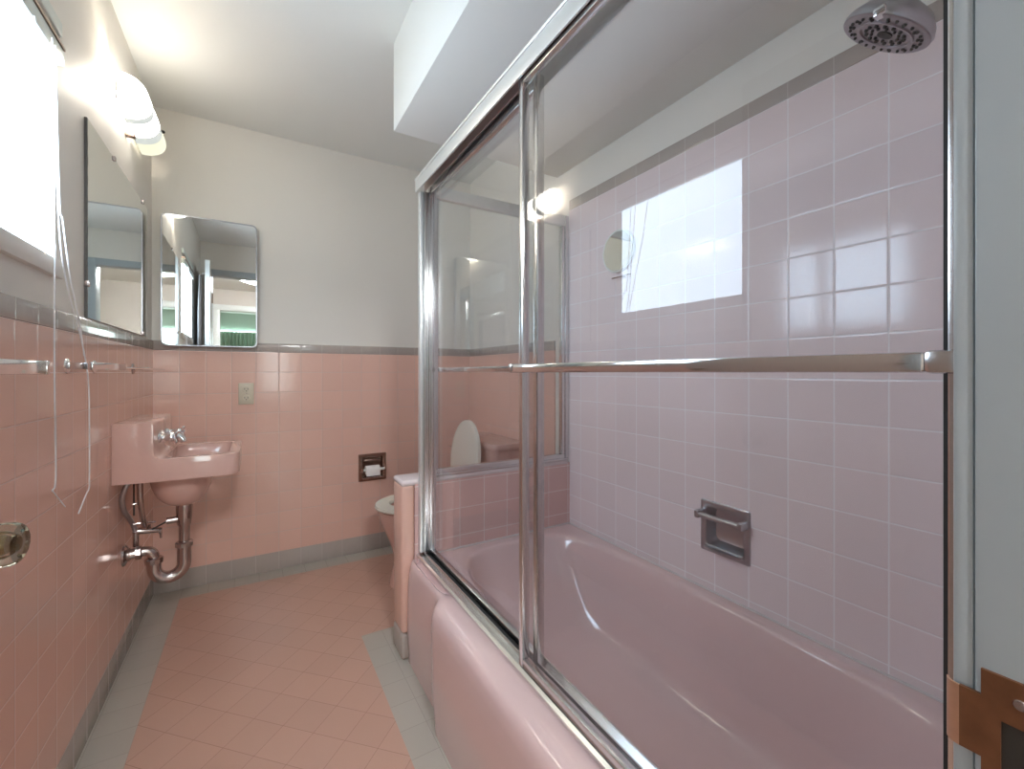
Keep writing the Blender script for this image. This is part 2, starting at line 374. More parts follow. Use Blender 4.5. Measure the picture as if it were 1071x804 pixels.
# cloth hung behind the door, seen in the mirror
tw = thing('hanging_towel', 'white cloth hanging from the back of the open door, seen in the corner mirror', 'towel', (-0.39, 0.70, 1.1))
rings = []
for i in range(24):
    z = 1.93-i*(0.80/23); w = 0.03+0.11*min(1, i/9); r = []
    for k in range(24):
        a = 2*PI*k/24; yy = 0.70+w*math.cos(a); r.append((-0.388+(0.0085+0.004*math.cos(3*a+i*.1))*math.sin(a), yy, z))
    rings.append(r)
obj('cloth', loft(B(), rings), m_towel, tw)
obj('hook', tube(B(), curve([(dxa+.023, .70, 1.95), (dxa+.003, .70, 1.945), (dxa-.012, .70, 1.93), (dxa-.018, .70, 1.945)], 4), 0.003, 8), m_chrome, tw, label='small metal hook')

# strike plate with its curved lip on the right jamb
sp = thing('strike_plate', 'brown tarnished latch strike plate screwed to the pale door jamb', 'strike plate', (DX1, 0.075, 0.855))
bm = B(); x0, x1 = DX1-.0022, DX1+.0004
ZS = 0.853
def sbox(y0, y1, z0, z1): box(bm, x0, x1, y0, y1, z0, z1)
sbox(0.0772, 0.0860, 0.8150, 0.8905); sbox(0.0860, 0.0962, 0.8330, 0.8735)
sbox(0.0480, 0.0772, 0.8620, 0.8905); sbox(0.0480, 0.0772, 0.8150, 0.8260); sbox(0.0480, 0.0560, 0.8260, 0.8620)
pl = obj('plate', bm, m_brown, sp, smooth=False)
oa, ia = [], []
for k in range(11):
    a = math.radians(82)*k/10
    oa.append((x0+.0078*(1-math.cos(a)), 0.0962+.0078*math.sin(a))); ia.append((x0+.0078-.0064*math.cos(a), 0.0962+.0064*math.sin(a)))
obj('lip', prism(B(), oa+ia[::-1], 'z', 0.8330, 0.8735), m_brownlip, sp, label='worn curved brass lip')
obj('latch_hole', box(B(), DX1-.0010, DX1-.0002, 0.0560, 0.0772, 0.8260, 0.8620), m_slot, sp, label='dark latch hole')
obj('screw', lathe(B(), [(0, 0), (.0035, 0), (.0030, .0008), (0, .0012)], (x0, 0.0690, 0.8770), (-1, 0, 0), 14), m_nickel, sp, label='silver screw head')

# ------------------------------------------------------------------ bathtub
def sstep(a, b, x):
    t = max(0, min(1, (x-a)/(b-a))); return t*t*(3-2*t)
NT = 320; TCX, TCY, TAX, TAY = 0.922, 0.862, 0.303, 0.692
def xf(y): return 0.452+0.036*sstep(1.225, 1.31, y)
def outer(inset, z, tiny, dip=0.0, lean=0.0):
    r = []
    for k in range(NT):
        t = 2*PI*(k+.5)/NT; c, s = math.cos(t), math.sin(t); q = 1/max(abs(c), abs(s))
        nx, ny = c*q, s*q
        y0, y1 = 0.1005+tiny, 1.6025-tiny
        y = (y0+y1)/2+ny*(y1-y0)/2
        e = sstep(1.24, 1.36, y)
        xa_, xb_ = xf(y)+inset*(1-0.45*e)+lean*e, 1.2665-tiny
        x = (xa_+xb_)/2+nx*(xb_-xa_)/2
        zz = z
        if nx < -0.999 or x < 0.56: zz = z-dip*e
        r.append((x, y, zz))
    return r
def inner(sx, sy0, sy1, z, p, zend=0.0, xo=0.0):
    r = []
    for k in range(NT):
        t = 2*PI*(k+.5)/NT; c, s = math.cos(t), math.sin(t); q = (abs(c)**p+abs(s)**p)**(-1/p)
        nx, ny = c*q, s*q
        r.append((TCX+xo+nx*sx, TCY+ny*(sy1 if ny > 0 else sy0), z+zend*max(0, ny)))
    return r
ZD = 0.378
rings = [outer(0.012, 0.0, 0), outer(0.010, 0.04, .0001), outer(0.002, 0.12, .0002), outer(0.0, 0.28, .0003, 0, .004), outer(0.0, 0.325, .0004, 0, .008), outer(0.003, 0.350, .0005, 0, .010), outer(0.010, 0.368, .0006, .001, .011),
         outer(0.020, 0.376, .0007, .004, .011), outer(0.032, 0.3795, .0008, .010, .011), outer(0.046, 0.3805, .0009, .021, .008), outer(0.062, 0.380, .0010, .026, .004), outer(0.0745, 0.379, .0011, .020, .002), outer(0.079, ZD, .0012, .0, .0), outer(0.150, ZD, .0014)]
pp = 4.2
rings += [inner(TAX+.012, .690, .700, ZD, 5), inner(TAX+.004, .682, .692, ZD-.0012, pp), inner(TAX-.003, .675, .685, ZD-.006, pp), inner(TAX-.010, .668, .676, ZD-.018, pp), inner(TAX-.020, .655, .655, ZD-.060, pp), inner(TAX-.038, .635, .590, ZD-.150, 4), inner(TAX-.058, .612, .515, .155, 4), inner(TAX-.070, .600, .470, .112, 4), inner(TAX-.084, .585, .440, .084, 4, .012), inner(TAX-.105, .56, .40, .068, 3.6, .014), inner(TAX-.15, .50, .33, .060, 3, .012), inner(.08, .25, .16, .056, 2.4, .006), inner(.01, .03, .02, .054, 2)]
bt = thing('bathtub', 'pink enamelled bathtub with rolled apron behind the sliding glass doors', 'bathtub', (0.86, 0.85, 0.0))
obj('tub_shell', loft(B(), rings, cap0=False), m_tub, bt, angle=50)
obj('drain', lathe(B(), [(0, .0), (.030, .0), (.028, .003), (.012, .002), (0, .002)], (TCX, 0.42, 0.0575), (0, 0, 1)), m_chrome, bt, label='chrome drain')
bm = B(); box(bm, XR-.008, XR-.0005, YN+.002, 1.600, ZD-.002, ZD+.004, 0.0018); box(bm, 0.60, XR-.001, 1.594, 1.6028, ZD-.002, ZD+.005, 0.0018)
obj('caulk_bead', bm, principled('white caulk', (0.75, 0.68, 0.66), 0.4), bt, label='white caulk line')

ZE = 0.3808
# ------------------------------------------------------------------ shower enclosure
se = thing('shower_enclosure', 'chrome framed sliding glass tub doors standing on the tub rim', 'shower door', (0.56, 0.85, ZE))
ye0, ye1 = YN+.002, 1.602
bm = B()   # header rail: stepped channel open below
box(bm, 0.5250, 0.5300, ye0, ye1, 1.7665, 1.809, 0.0012)
tube(bm, [(0.5275, ye0, 1.8145), (0.5275, ye1, 1.8145)], .0055, 12)
box(bm, 0.5275, 0.6010, ye0, ye1, 1.8140, 1.8195, .001)
box(bm, 0.5960, 0.6010, ye0, ye1, 1.768, 1.8150, 0.001)
obj('header_rail', bm, m_aluw, se, label='wide satin silver header')
bm = B()
box(bm, 0.5605, 0.5635, ye0, ye1, 1.778, 1.8135); box(bm, 0.5310, 0.5330, ye0, ye1, 1.772, 1.780)
obj('header_guides', bm, principled('dull reddish aluminium', (0.55, 0.44, 0.42), 0.35, metal=0.5), se, smooth=False, label='dull reddish guide channels under the header')
bm = B()   # bottom track
prism(bm, [(0.5290, ZE+.0006), (0.5290, ZE+.008), (0.5360, ZE+.012), (0.5540, ZE+.014), (0.5540, ZE+.020), (0.5570, ZE+.020), (0.5570, ZE+.006), (0.5740, ZE+.006), (0.5740, ZE+.018), (0.5770, ZE+.018), (0.5770, ZE+.008), (0.5950, ZE+.008), (0.5950, ZE+.020), (0.5985, ZE+.020), (0.5985, ZE+.0006)], 'y', ye0, ye1)
obj('bottom_track', bm, m_alu, se, smooth=False)
obj('groove_strip', box(B(), 0.5572, 0.5738, ye0, ye1, ZE+.0061, ZE+.0070), m_dark, se, smooth=False, label='dark track channel')  # dark strip along the floor of the track groove
for (y0, y1) in ((ye1-.028, ye1), (ye0, ye0+.014)):
    bm = B(); z0, z1 = ZE+.0205, 1.767
    box(bm, 0.5500, 0.5990, y0 if y0 > 1 else y0, y1, z0, z1, 0.002)
    for xx in (0.5500, 0.5675, 0.5850): box(bm, xx, xx+.0045, y0-.006 if y0 > 1 else y0, y1 if y0 > 1 else y1+.002, z0, z1, 0.001)
    obj('wall_post', bm, m_alu, se)
    if y0 > 1: obj('post_flange', box(B(), 0.5360, 0.5498, ye1-.024, ye1, z0, z1, .002), m_aluw, se, label='satin pale flange')
def panel(name, xc, y0, y1, z0, z1, st, label):
    g = obj(name, box(B(), xc-.0025, xc+.0025, y0+.010, y1-.010, z0+.010, z1-.010), m_glass, se, smooth=False, label=label)
    for (a, b) in ((y0, y0+st), (y1-st, y1)):
        obj('stile', box(B(), xc-.010, xc+.010, a, b, z0, z1, 0.002), m_alu, g)
    obj('bottom_rail', box(B(), xc-.009, xc+.009, y0+st, y1-st, z0, z0+.020, 0.002), m_alu, g)
    obj('top_rail', box(B(), xc-.009, xc+.009, y0+st, y1-st, z1-.030, z1, 0.002), m_alu, g)
    obj('gasket', box(B(), xc-.0035, xc+.0035, y0+st, y0+st+.004, z0+.02, z1-.03), m_dark, g, smooth=False, label='dark glazing gasket')
    return g
g1 = panel('outer_door', 0.5450, ye0+.0175, 0.868, ZE+.0145, 1.790, 0.016, 'nearer sliding glass panel with a wide towel bar')
g1b = obj('towel_bar', box(B(), 0.4920, 0.4985, 0.137, 0.842, 1.0835, 1.1015, 0.003), m_chrome, g1)
for y in (0.126, 0.836):
    obj('bar_bracket', box(B(), 0.4900, 0.5349, y-.012 if y < .5 else y-.006, y+.012 if y < .5 else y+.006, 1.0828, 1.1025, 0.004), m_alu, g1)
g2 = panel('inner_door', 0.5830, 0.845, ye1-.012, ZE+.0085, 1.790, 0.020, 'farther sliding glass panel')
obj('towel_bar', box(B(), 0.6130, 0.6190, 0.87, 1.545, 1.0850, 1.1010, 0.002), m_chrome, g2)
for y in (0.875, 1.538):
    obj('bar_bracket', box(B(), 0.5931, 0.6190, y-.007, y+.007, 1.0845, 1.1015, 0.003), m_alu, g2)
# fixed side panel over the half wall
fp = thing('side_panel', 'fixed framed glass panel standing on the tiled half wall beside the toilet', 'glass panel', (0.93, 1.62, PZ+.012))
py0, py1, pz0, pz1, px0, px1 = 1.608, 1.632, PZ+.0125, 1.815, 0.6015, XR-.001
gp = obj('glass_pane', box(B(), px0+.01, px1-.01, 1.6175, 1.6225, pz0+.012, pz1-.02), m_glass2, fp, smooth=False)
obj('bottom_rail', box(B(), px0, px1, py0, py1, pz0, pz0+.028, 0.002), m_alu, fp)
obj('bottom_sill', box(B(), px0-.02, px1, py0-.004, py1+.004, pz0, pz0+.009, 0.002), m_alu, fp)
obj('top_rail', box(B(), px0, px1, py0, py1, pz1-.048, pz1, 0.002), m_aluw, fp)
obj('stile', box(B(), px0, px0+.018, py0, py1, pz0+.028, pz1-.048, 0.002), m_alu, fp)
obj('stile', box(B(), px1-.040, px1-.022, py0, py1, pz0+.028, pz1-.048, 0.002), m_alu, fp)
obj('wall_channel', box(B(), px1-.022, px1, py0-.003, py1, pz0+.009, pz1, 0.002), m_alu, fp)

# ------------------------------------------------------------------ shower head
hx, hy, hz = 0.872, 0.290, 1.628
ax = Vector((-0.10, 0.62, -0.93)).normalized()
sh = thing('showerhead', 'round dark chrome shower head with ringed nozzles on its wall arm over the tub', 'shower head', (hx, YN, 1.76))
Fc = Vector((hx, hy, hz))
hd = obj('head_body', lathe(B(), [(0, -.055), (.014, -.055), (.016, -.044), (.030, -.038), (.050, -.027), (.061, -.014), (.065, -.005), (.064, 0.0), (.060, .001), (0, .001)], Fc, ax, 40), m_pewter, sh)
fpl = obj('face_plate', lathe(B(), [(0, .0012), (.036, .0012), (.0365, .0035), (.041, .004), (.0415, .0016), (.0605, .0016), (.0630, .0014), (.0640, .0005)], Fc, ax, 40), principled('satin grey spray face', (0.36, 0.31, 0.32), 0.35, metal=0.6), sh, label='satin grey spray face')
s_ = ax.orthogonal().normalized(); t_ = ax.cross(s_)
NZ = [(.052, 26, 0.0024), (.045, 0, .002), (.028, 14, 0.0030), (.020, 10, .0024), (.047, 13, .0026)]
for r, n, rr in NZ:
    for k in range(n):
        a = 2*PI*k/n+r*50; q = Fc+ax*.0016+(s_*math.cos(a)+t_*math.sin(a))*r
        if r == .028 or r == .020: q += ax*.0
        obj('nozzle', lathe(B(), [(rr, -.001), (rr, .0016), (rr*.6, .003), (0, .003)], q, ax, 8), m_slot, fpl)
obj('nozzle', lathe(B(), [(.011, 0), (.011, .002), (.008, .003), (0, .003)], Fc+ax*.001, ax, 16), m_slot, fpl, label='large dark centre nozzle')
bq = Fc+ax*.002+(t_*0.052)
obj('spray_lever', box(B(), hx-.066, hx-.050, hy-.022, hy-.006, hz-.006, hz+.006, 0.002), m_chrome, fpl)
top = Fc-ax*.054
obj('shower_arm', tube(B(), curve([top+ax*.006, top-ax*.02, (hx, hy-.09, hz+.104), (hx, hy-.13, hz+.112), (hx, YN+.002, hz+.112)], 8), 0.0105, 14), m_pewter, sh)
obj('swivel_ball', lathe(B(), [(0, -.018), (.012, -.015), (.018, -.006), (.018, .006), (.012, .015), (0, .018)], top-ax*.008, ax, 20), m_pewter, sh)
obj('wall_flange', lathe(B(), [(0, 0), (.030, 0), (.028, .004), (.013, .008), (0, .008)], (hx, YN, hz+.112), (0, 1, 0)), m_pewter, sh)

# ------------------------------------------------------------------ soap dish with grab bar
sd = thing('soap_dish', 'recessed metal soap dish with grab bar in the tub wall tile', 'soap dish', (XR, 0.824, 0.585))
cy, cz, hw = 0.824, 0.586, 0.082
bm = B()
fo = rrect(cy, cz, hw, hw, .004, 4); fi = rrect(cy, cz, hw-.017, hw-.018, .018, 4)
def rx(h, v, rr, x, dz=0): return [(x, p[0], p[1]) for p in rrect(cy, cz+dz, h, v, rr, 5)]
loft(bm, [rx(hw, hw, .004, XR-.0002), rx(hw-.001, hw-.001, .004, XR-.005), rx(hw-.004, hw-.004, .004, XR-.0065), rx(hw-.015, hw-.016, .016, XR-.0065), rx(hw-.019, hw-.020, .016, XR-.003), rx(hw-.021, hw-.022, .018, XR+.020), rx(hw-.026, hw-.030, .02, XR+.038), rx(hw-.040, hw-.045, .02, XR+.044)], cap0=False)
obj('dish_frame', bm, m_pewter, sd)
pr = []
for k in range(17):
    a = PI*k/16; pr.append((cy+(hw-.018)*math.cos(a), XR-.0055-.026*math.sin(a)**0.7))
bm = B()
loft(bm, [[(p[1], p[0], cz-hw+.014) for p in pr], [(p[1]-.001, p[0], cz-hw+.022) for p in pr], [(p[1]+(XR-p[1])*.15, p[0], cz-hw+.024) for p in pr], [(p[1]+(XR-p[1])*.3, p[0], cz-hw+.018) for p in pr]])
obj('soap_tray', bm, m_pewter, sd, label='bowed soap tray')
obj('grab_bar', tube(B(), [(XR-.034, cy-hw+.006, cz+.040), (XR-.034, cy+hw-.006, cz+.040)], 0.0085, 14), m_pewter, sd)
for y in (cy-hw+.010, cy+hw-.010):
    obj('bar_bracket', box(B(), XR-.044, XR-.004, y-.008, y+.008, cz+.028, cz+.052, .004), m_pewter, sd)

# round shower mirror
rm = thing('shaving_mirror', 'small round mirror fixed on the pink tub wall tile', 'mirror', (XR, 1.280, 1.572))
obj('rim', lathe(B(), [(0, 0), (.080, 0), (.0865, .004), (.0865, .011), (.083, .013), (.0795, .011), (0, .011)], (XR, 1.280, 1.572), (-1, 0, 0), 40), m_white, rm, label='pale rim')
obj('mirror_glass', lathe(B(), [(0, .0112), (.0785, .0112), (.0785, .0122), (0, .0122)], (XR, 1.280, 1.572), Vector((-1, 0, 0)), 40), m_mirror, rm, smooth=False)
bm = B(); tube(bm, [(XR-.022, 1.20, 1.463), (XR-.022, 1.30, 1.463)], 0.0025, 8); tube(bm, [(XR-.0005, 1.25, 1.463), (XR-.022, 1.25, 1.463)], 0.0025, 8)
obj('razor_hook', bm, m_bronze, rm, label='thin metal razor hook below')

# ------------------------------------------------------------------ mirrors
wm = thing('wall_mirror', 'tall frameless mirror clipped to the left wall under the vanity light', 'mirror', (XL, 2.13, 1.25))
MX = XL-.006
bm = B(); my0, my1, mz0, mz1 = 1.735, 2.560, 1.2445, 1.835
box(bm, MX, MX+.006, my0+.004, my1, mz0+.001, mz1)
obj('mirror_glass', bm, m_mirror, wm, smooth=False)
bm = B(); zs = 40
pts = []
for k in range(zs+1):
    z = mz0+(mz1-mz0)*k/zs; pts.append((my0+.0045+.003*abs(math.sin(k*2.3))*abs(math.cos(k*.7))+.0015, z))
poly = [(my0, mz1), (my0, mz0)]+pts
prism(bm, poly, 'x', MX-.0004, MX+.0063)
obj('dark_edge', bm, m_tarn, wm, smooth=False, label='blackened ragged edge of the silvering')
for (y, z) in ((1.74, 1.345), (2.02, mz1-.002), (2.47, mz1-.002), (2.47, mz0+.010)):
    obj('mirror_clip', box(B(), MX-.0004, MX+.011, y-.008, y+.008, z-.008, z+.008, .002), m_nickel, wm)
mc = thing('medicine_cabinet', 'chrome-edged mirrored cabinet with rounded corners on the back wall by the corner', 'medicine cabinet', (-0.19, YB, 1.21))
c0, c1, d0, d1 = -0.393, 0.012, 1.212, 1.862
cxm, czm, hx_, hz_ = (c0+c1)/2, (d0+d1)/2, (c1-c0)/2, (d1-d0)/2
def rr3(h, v, r, y): return [(p[0], y, p[1]) for p in rrect(cxm, czm, h, v, r, 6)]
bm = B()
loft(bm, [rr3(hx_-.004, hz_-.004, .022, YB+.004), rr3(hx_-.004, hz_-.004, .022, YB-.020), rr3(hx_, hz_, .026, YB-.022), rr3(hx_, hz_, .026, YB-.029), rr3(hx_-.002, hz_-.002, .024, YB-.031), rr3(hx_-.006, hz_-.006, .020, YB-.031), rr3(hx_-.007, hz_-.007, .019, YB-.029)])
obj('cabinet_frame', bm, m_pewter, mc)
rot = math.radians(0.35)
bm = B(); loft(bm, [rr3(hx_-.0075, hz_-.0075, .019, YB-.0292), rr3(hx_-.0075, hz_-.0075, .019, YB-.0302)])
mg = obj('mirror_glass', bm, m_mirror, mc, smooth=False)
mg.data.transform(Matrix.Translation((cxm-ROOT[mc].x, YB-.0297-ROOT[mc].y, 0)) @ Matrix.Rotation(rot, 4, 'Z') @ Matrix.Translation((ROOT[mc].x-cxm, ROOT[mc].y-YB+.0297, 0)))

# ------------------------------------------------------------------ vanity light
vl = thing('vanity_light', 'lit white glass wall light high on the left wall above the mirror', 'wall light', (XL, 2.23, 2.08))
VX = XL-TW; vz = 2.085
def halfarc(y, r, depth, n=14):
    return [(VX+.012+depth*math.sin(PI*k/n)**0.8, y, vz+r*math.cos(PI*k/n)) for k in range(n+1)]
def shade_seg(ys):
    bm = B(); rings = []
    for y, sc in ys:
        o_ = halfarc(y, .058*sc, .085*sc); i_ = halfarc(y, .054*sc, .080*sc)[::-1]; rings.append(o_+i_)
    loft(bm, rings); return bm
obj('backplate', box(B(), VX, VX+.014, 2.03, 2.43, vz-.035, vz+.035, .003), m_chrome, vl)
obj('glass_shade', shade_seg([(2.01, .98), (2.016, 1.0), (2.030, 1.02), (2.105, 1.02), (2.115, .985)]), m_lamp, vl, angle=60, label='brightest near length of opal glass')
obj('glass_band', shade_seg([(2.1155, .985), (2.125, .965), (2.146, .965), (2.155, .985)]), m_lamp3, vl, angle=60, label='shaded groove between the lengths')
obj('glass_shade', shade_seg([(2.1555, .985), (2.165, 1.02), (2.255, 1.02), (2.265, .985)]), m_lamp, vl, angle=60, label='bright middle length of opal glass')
obj('glass_band', shade_seg([(2.2655, .985), (2.275, .965), (2.315, .965), (2.325, .985)]), m_lamp3, vl, angle=60, label='shaded band of glass')
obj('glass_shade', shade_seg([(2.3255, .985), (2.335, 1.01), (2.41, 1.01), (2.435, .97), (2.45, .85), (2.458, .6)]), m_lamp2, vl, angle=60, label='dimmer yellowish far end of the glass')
obj('bulb', lathe(B(), [(0, 0), (.011, 0), (.012, .01), (.012, .06), (.008, .068), (0, .070)], (VX+.045, 2.028, vz), (0, 1, 0), 12), m_bulb, vl, label='glaring bulb')
obj('bracket', box(B(), VX, VX+.030, 2.20, 2.225, vz-.085, vz-.058, .003), m_bronze, vl, label='dull metal bracket below')
obj('finial', lathe(B(), [(0, 0), (.006, 0), (.007, .006), (.004, .012), (0, .013)], (VX+.092, 2.33, vz+.016), (1, 0, 0), 12), m_slot, vl, label='small dark finial')

# ------------------------------------------------------------------ towel bars on the left wall
def bar(label, y0, y1, x, z, h, t, posts, plates=True, zmat=m_chrome):
    o = thing('towel_bar', label, 'towel bar', (XL, (y0+y1)/2, z))
    obj('bar', box(B(), x-t/2, x+t/2, y0, y1, z-h/2, z+h/2, .002), zmat, o)
    for y in posts:
        obj('post', box(B(), XL+.003, x-t/2, y-.009, y+.009, z-h*.42, z+h*.42, .002), zmat, o)
        if plates: obj('wall_plate', lathe(B(), [(0, 0), (.020, 0), (.019, .003), (.012, .006), (0, .006)], (XL, y, z), (1, 0, 0)), zmat, o)
    return o
b1 = bar('thick square chrome towel bar under the window, nearest of the left wall bars', 0.92, 1.192, -0.360, 1.093, 0.026, 0.020, (1.178, 0.945), plates=False)
obj('end_cap', box(B(), -0.372, -0.348, 1.1922, 1.204, 1.0795, 1.1065, .002), m_chrome, b1, label='bright end cap')
bar('flat chrome towel bar below the wall mirror with two posts', 1.545, 1.885, -0.372, 1.100, 0.021, 0.012, (1.575, 1.800))
b3 = thing('towel_bar', 'thin metal towel rod nearest the corner below the wall mirror', 'towel bar', (XL, 2.29, 1.097))
obj('bar', tube(B(), [(-.372, 1.892, 1.0975), (-.372, 2.62, 1.0965)], .0035, 10), m_chrome, b3)
obj('post', tube(B(), [(XL+.002, 2.29, 1.097), (-.372, 2.29, 1.097)], .006, 10), m_chrome, b3)
obj('wall_plate', lathe(B(), [(0, 0), (.022, 0), (.020, .004), (.010, .008), (0, .008)], (XL, 2.29, 1.097), (1, 0, 0)), m_nickel, b3)

# ------------------------------------------------------------------ outlet
ot = thing('wall_outlet', 'ivory duplex power outlet on the pink back wall below the cabinet', 'power outlet', (-0.039, YB, 0.969))
op = obj('cover_plate', box(B(), -0.074, -0.004, YB-.0055, YB, 0.912, 1.026, .0025), m_ivory, ot)
for z in (0.946, 0.992):
    s = obj('socket', lathe(B(), [(0, 0), (.0165, 0), (.0160, .002), (0, .002)], (-0.039, YB-.0055, z), (0, -1, 0), 20), m_ivory, ot)
    bm = B()
    for dx in (-.007, .007): box(bm, -0.039+dx-.0012, -0.039+dx+.0012, YB-.0082, YB-.0074, z-.002, z+.007)
    box(bm, -0.0412, -0.0368, YB-.0082, YB-.0074, z-.0105, z-.006)
    obj('slots', bm, m_slot, s, smooth=False, label='dark plug slots')
obj('screw', lathe(B(), [(0, 0), (.003, 0), (.002, .001), (0, .001)], (-0.039, YB-.0055, 0.969), (0, -1, 0), 12), m_nickel, ot)

# ------------------------------------------------------------------ toilet paper holder and roll
th = thing('toilet_paper_holder', 'square recessed metal toilet paper holder in the pink back wall', 'toilet paper holder', (0.616, YB, 0.507))
hx0, hz0 = 0.616, 0.507
def rq(h, v, r, y): return [(p[0], y, p[1]) for p in rrect(hx0, hz0, h, v, r, 4)]
bm = B(); loft(bm, [rq(.082, .082, .004, YB-.0003), rq(.081, .081, .004, YB-.006), rq(.070, .070, .004, YB-.008), rq(.062, .062, .004, YB-.005)], cap0=False, cap1=False)
obj('holder_frame', bm, m_bronze, th)
bm = B(); loft(bm, [rq(.0615, .0615, .004, YB-.005), rq(.060, .060, .006, YB+.035), rq(.045, .045, .01, YB+.045)], cap0=False)
obj('recess', bm, m_bronze, th)
obj('recess_ledge', box(B(), hx0-.050, hx0+.050, YB-.006, YB+.002, hz0+.036, hz0+.046, .002), m_bronze, th)
for sx in (-1, 1):
    obj('arm', box(B(), hx0+sx*.066-.006, hx0+sx*.066+.006, YB-.052, YB-.005, hz0-.020, hz0+.004, .004), m_bronze, th)
obj('roller', tube(B(), [(hx0-.062, YB-.042, hz0-.008), (hx0+.062, YB-.042, hz0-.008)], .008, 12), m_white, th)
tp = thing('toilet_paper_roll', 'thin white roll of toilet paper on the wall holder', 'toilet paper', (hx0, YB-.042, hz0-.008))
bm = B(); R0, R1 = .0092, .026
ro = [[(x, YB-.042+r*math.cos(2*PI*k/28), hz0-.008+r*math.sin(2*PI*k/28)) for k in range(28)] for x, r in ((hx0-.050, R0), (hx0-.050, R1-.001), (hx0-.049, R1), (hx0+.030, R1), (hx0+.031, R1-.001), (hx0+.031, R0))]
loft(bm, ro+[ro[0]], False, False)
obj('paper', bm, m_paper, tp)
bm = B(); prism(bm, [(YB-.042-R1-.0006, hz0-.008), (YB-.042-R1-.0012, hz0-.008), (YB-.042-R1-.0002, hz0-.040), (YB-.042-R1+.0006, hz0-.040)], 'x', hx0-.049, hx0+.030)
obj('loose_sheet', bm, m_paper, tp)

# ------------------------------------------------------------------ sink
def bake_boolean(a, cutters, bevel=0.0):
    """evaluate boolean (+bevel) on bmesh a, return mesh datablock as bmesh"""
    def tmp(bm_):
        bmesh.ops.recalc_face_normals(bm_, faces=bm_.faces)
        me = bpy.data.meshes.new('tmp'); bm_.to_mesh(me); o = bpy.data.objects.new('tmp', me); COL.objects.link(o); return o
    oa = tmp(a); cs = []
    for op_, cb in cutters:
        oc = tmp(cb); cs.append(oc)
        md = oa.modifiers.new('b', 'BOOLEAN'); md.operation = op_; md.object = oc; md.solver = 'EXACT'
    if bevel:
        md = oa.modifiers.new('v', 'BEVEL'); md.width = bevel; md.segments = 3; md.limit_method = 'ANGLE'; md.angle_limit = math.radians(40)
    dg = bpy.context.evaluated_depsgraph_get(); dg.update()
    me = bpy.data.meshes.new_from_object(oa.evaluated_get(dg))
    r = bmesh.new(); r.from_mesh(me)
    for o in [oa]+cs: bpy.data.objects.remove(o, do_unlink=True)
    return r
SY0, SY1 = 1.982, 2.378; SYC = (SY0+SY1)/2; SXF = -0.052
prof = [(XL+.001, .693), (-.300, .690), (SXF, .690), (SXF, .769)]
fil = [(-.290, .770)]
for k in range(1, 7):
    a = k/7*PI/2; fil.append((-.290-.020*math.sin(a), .790-.020*math.cos(a)))
prof += fil+[(-.311, .795), (-.3125, .890)]
for k in range(1, 5):
    a = k/5*PI/2; prof.append((-.3125-.014*(1-math.cos(a)), .890+.014*math.sin(a)))
prof += [(-.330, .904), (XL+.001, .904)]
body = prism(B(), prof, 'y', SY0, SY1)
# trim the front corners with two wedge cutters
def wedge(sgn):
    yy = SY0 if sgn < 0 else SY1
    return prism(B(), [(-.100, yy+sgn*.0001), (-.070, yy-sgn*.008), (SXF-.006, yy-sgn*.022), (SXF+.001, yy-sgn*.060), (SXF+.06, yy-sgn*.060), (SXF+.06, yy+sgn*.05), (-.130, yy+sgn*.05)], 'z', .5, 1.0)
BXC = -0.245
under = B()
UX = -0.252
rings = [oval(UX, SYC, .700, .104, .130, 40, 2.2)]
for k in range(0, 9):
    a = k/8*PI/2*.93; rings.append([(x, y, z) for x, y, z in oval(UX+.006*math.sin(a), SYC, .690-.140*math.sin(a), max(.03, .104*math.cos(a)**.8), max(.03, .130*math.cos(a)**.8), 40, 2.2)])
loft(under, rings)
cut = B()
def sring(z, x0, x1, hy, r): return [(p[0], p[1], z) for p in rrect((x0+x1)/2, SYC, (x1-x0)/2, hy-.006, r, 6)]
loft(cut, [sring(.80, -.284, -.086, .172, .040), sring(.765, -.284, -.086, .172, .040), sring(.72, -.288, -.095, .160, .05), sring(.698, -.292, -.120, .140, .06), sring(.66, -.330, -.175, .105, .06), sring(.60, -.305, -.195, .070, .05), sring(.575, -.275, -.215, .03, .028)])
sb = bake_boolean(body, [('DIFFERENCE', wedge(-1)), ('DIFFERENCE', wedge(1)), ('UNION', under), ('DIFFERENCE', cut)], 0.006)
sk = thing('sink', 'small pink wall-hung sink with raised back shelf under the mirror', 'sink', (XL, SYC, 0.69))
obj('basin', sb, m_sink, sk, angle=35)
obj('sink_drain', lathe(B(), [(0, .0), (.022, .0), (.021, .002), (.010, .0015), (0, .0015)], (BXC, SYC, .575), (0, 0, 1)), m_chrome, sk, label='chrome drain')
fc = obj('faucet', tube(B(), curve([(-.313, SYC, .828), (-.285, SYC, .832), (-.265, SYC, .828), (-.250, SYC, .815), (-.246, SYC, .803)], 6), [.012]*24+[.009], 14), m_chrome, sk, label='chrome spout')
for dy in (-.092, .092):
    h = obj('tap', lathe(B(), [(0, 0), (.019, 0), (.018, .005), (.012, .010), (.012, .030), (.015, .034), (.015, .042), (.010, .050), (.006, .060), (0, .061)], (-.3125, SYC+dy, .834), (1, 0, 0), 18), m_chrome, sk, label='chrome cross-handled tap')
    bm = B(); hxx = -.3125+.050
    for k in range(4):
        a = PI/4+k*PI/2
        tube(bm, [(hxx, SYC+dy+.006*math.cos(a), .834+.006*math.sin(a)), (hxx+.004, SYC+dy+.026*math.cos(a), .834+.026*math.sin(a)), (hxx+.005, SYC+dy+.029*math.cos(a), .834+.029*math.sin(a))], [.0045, .006, .003], 8)
    obj('cross_handle', bm, m_chrome, h)

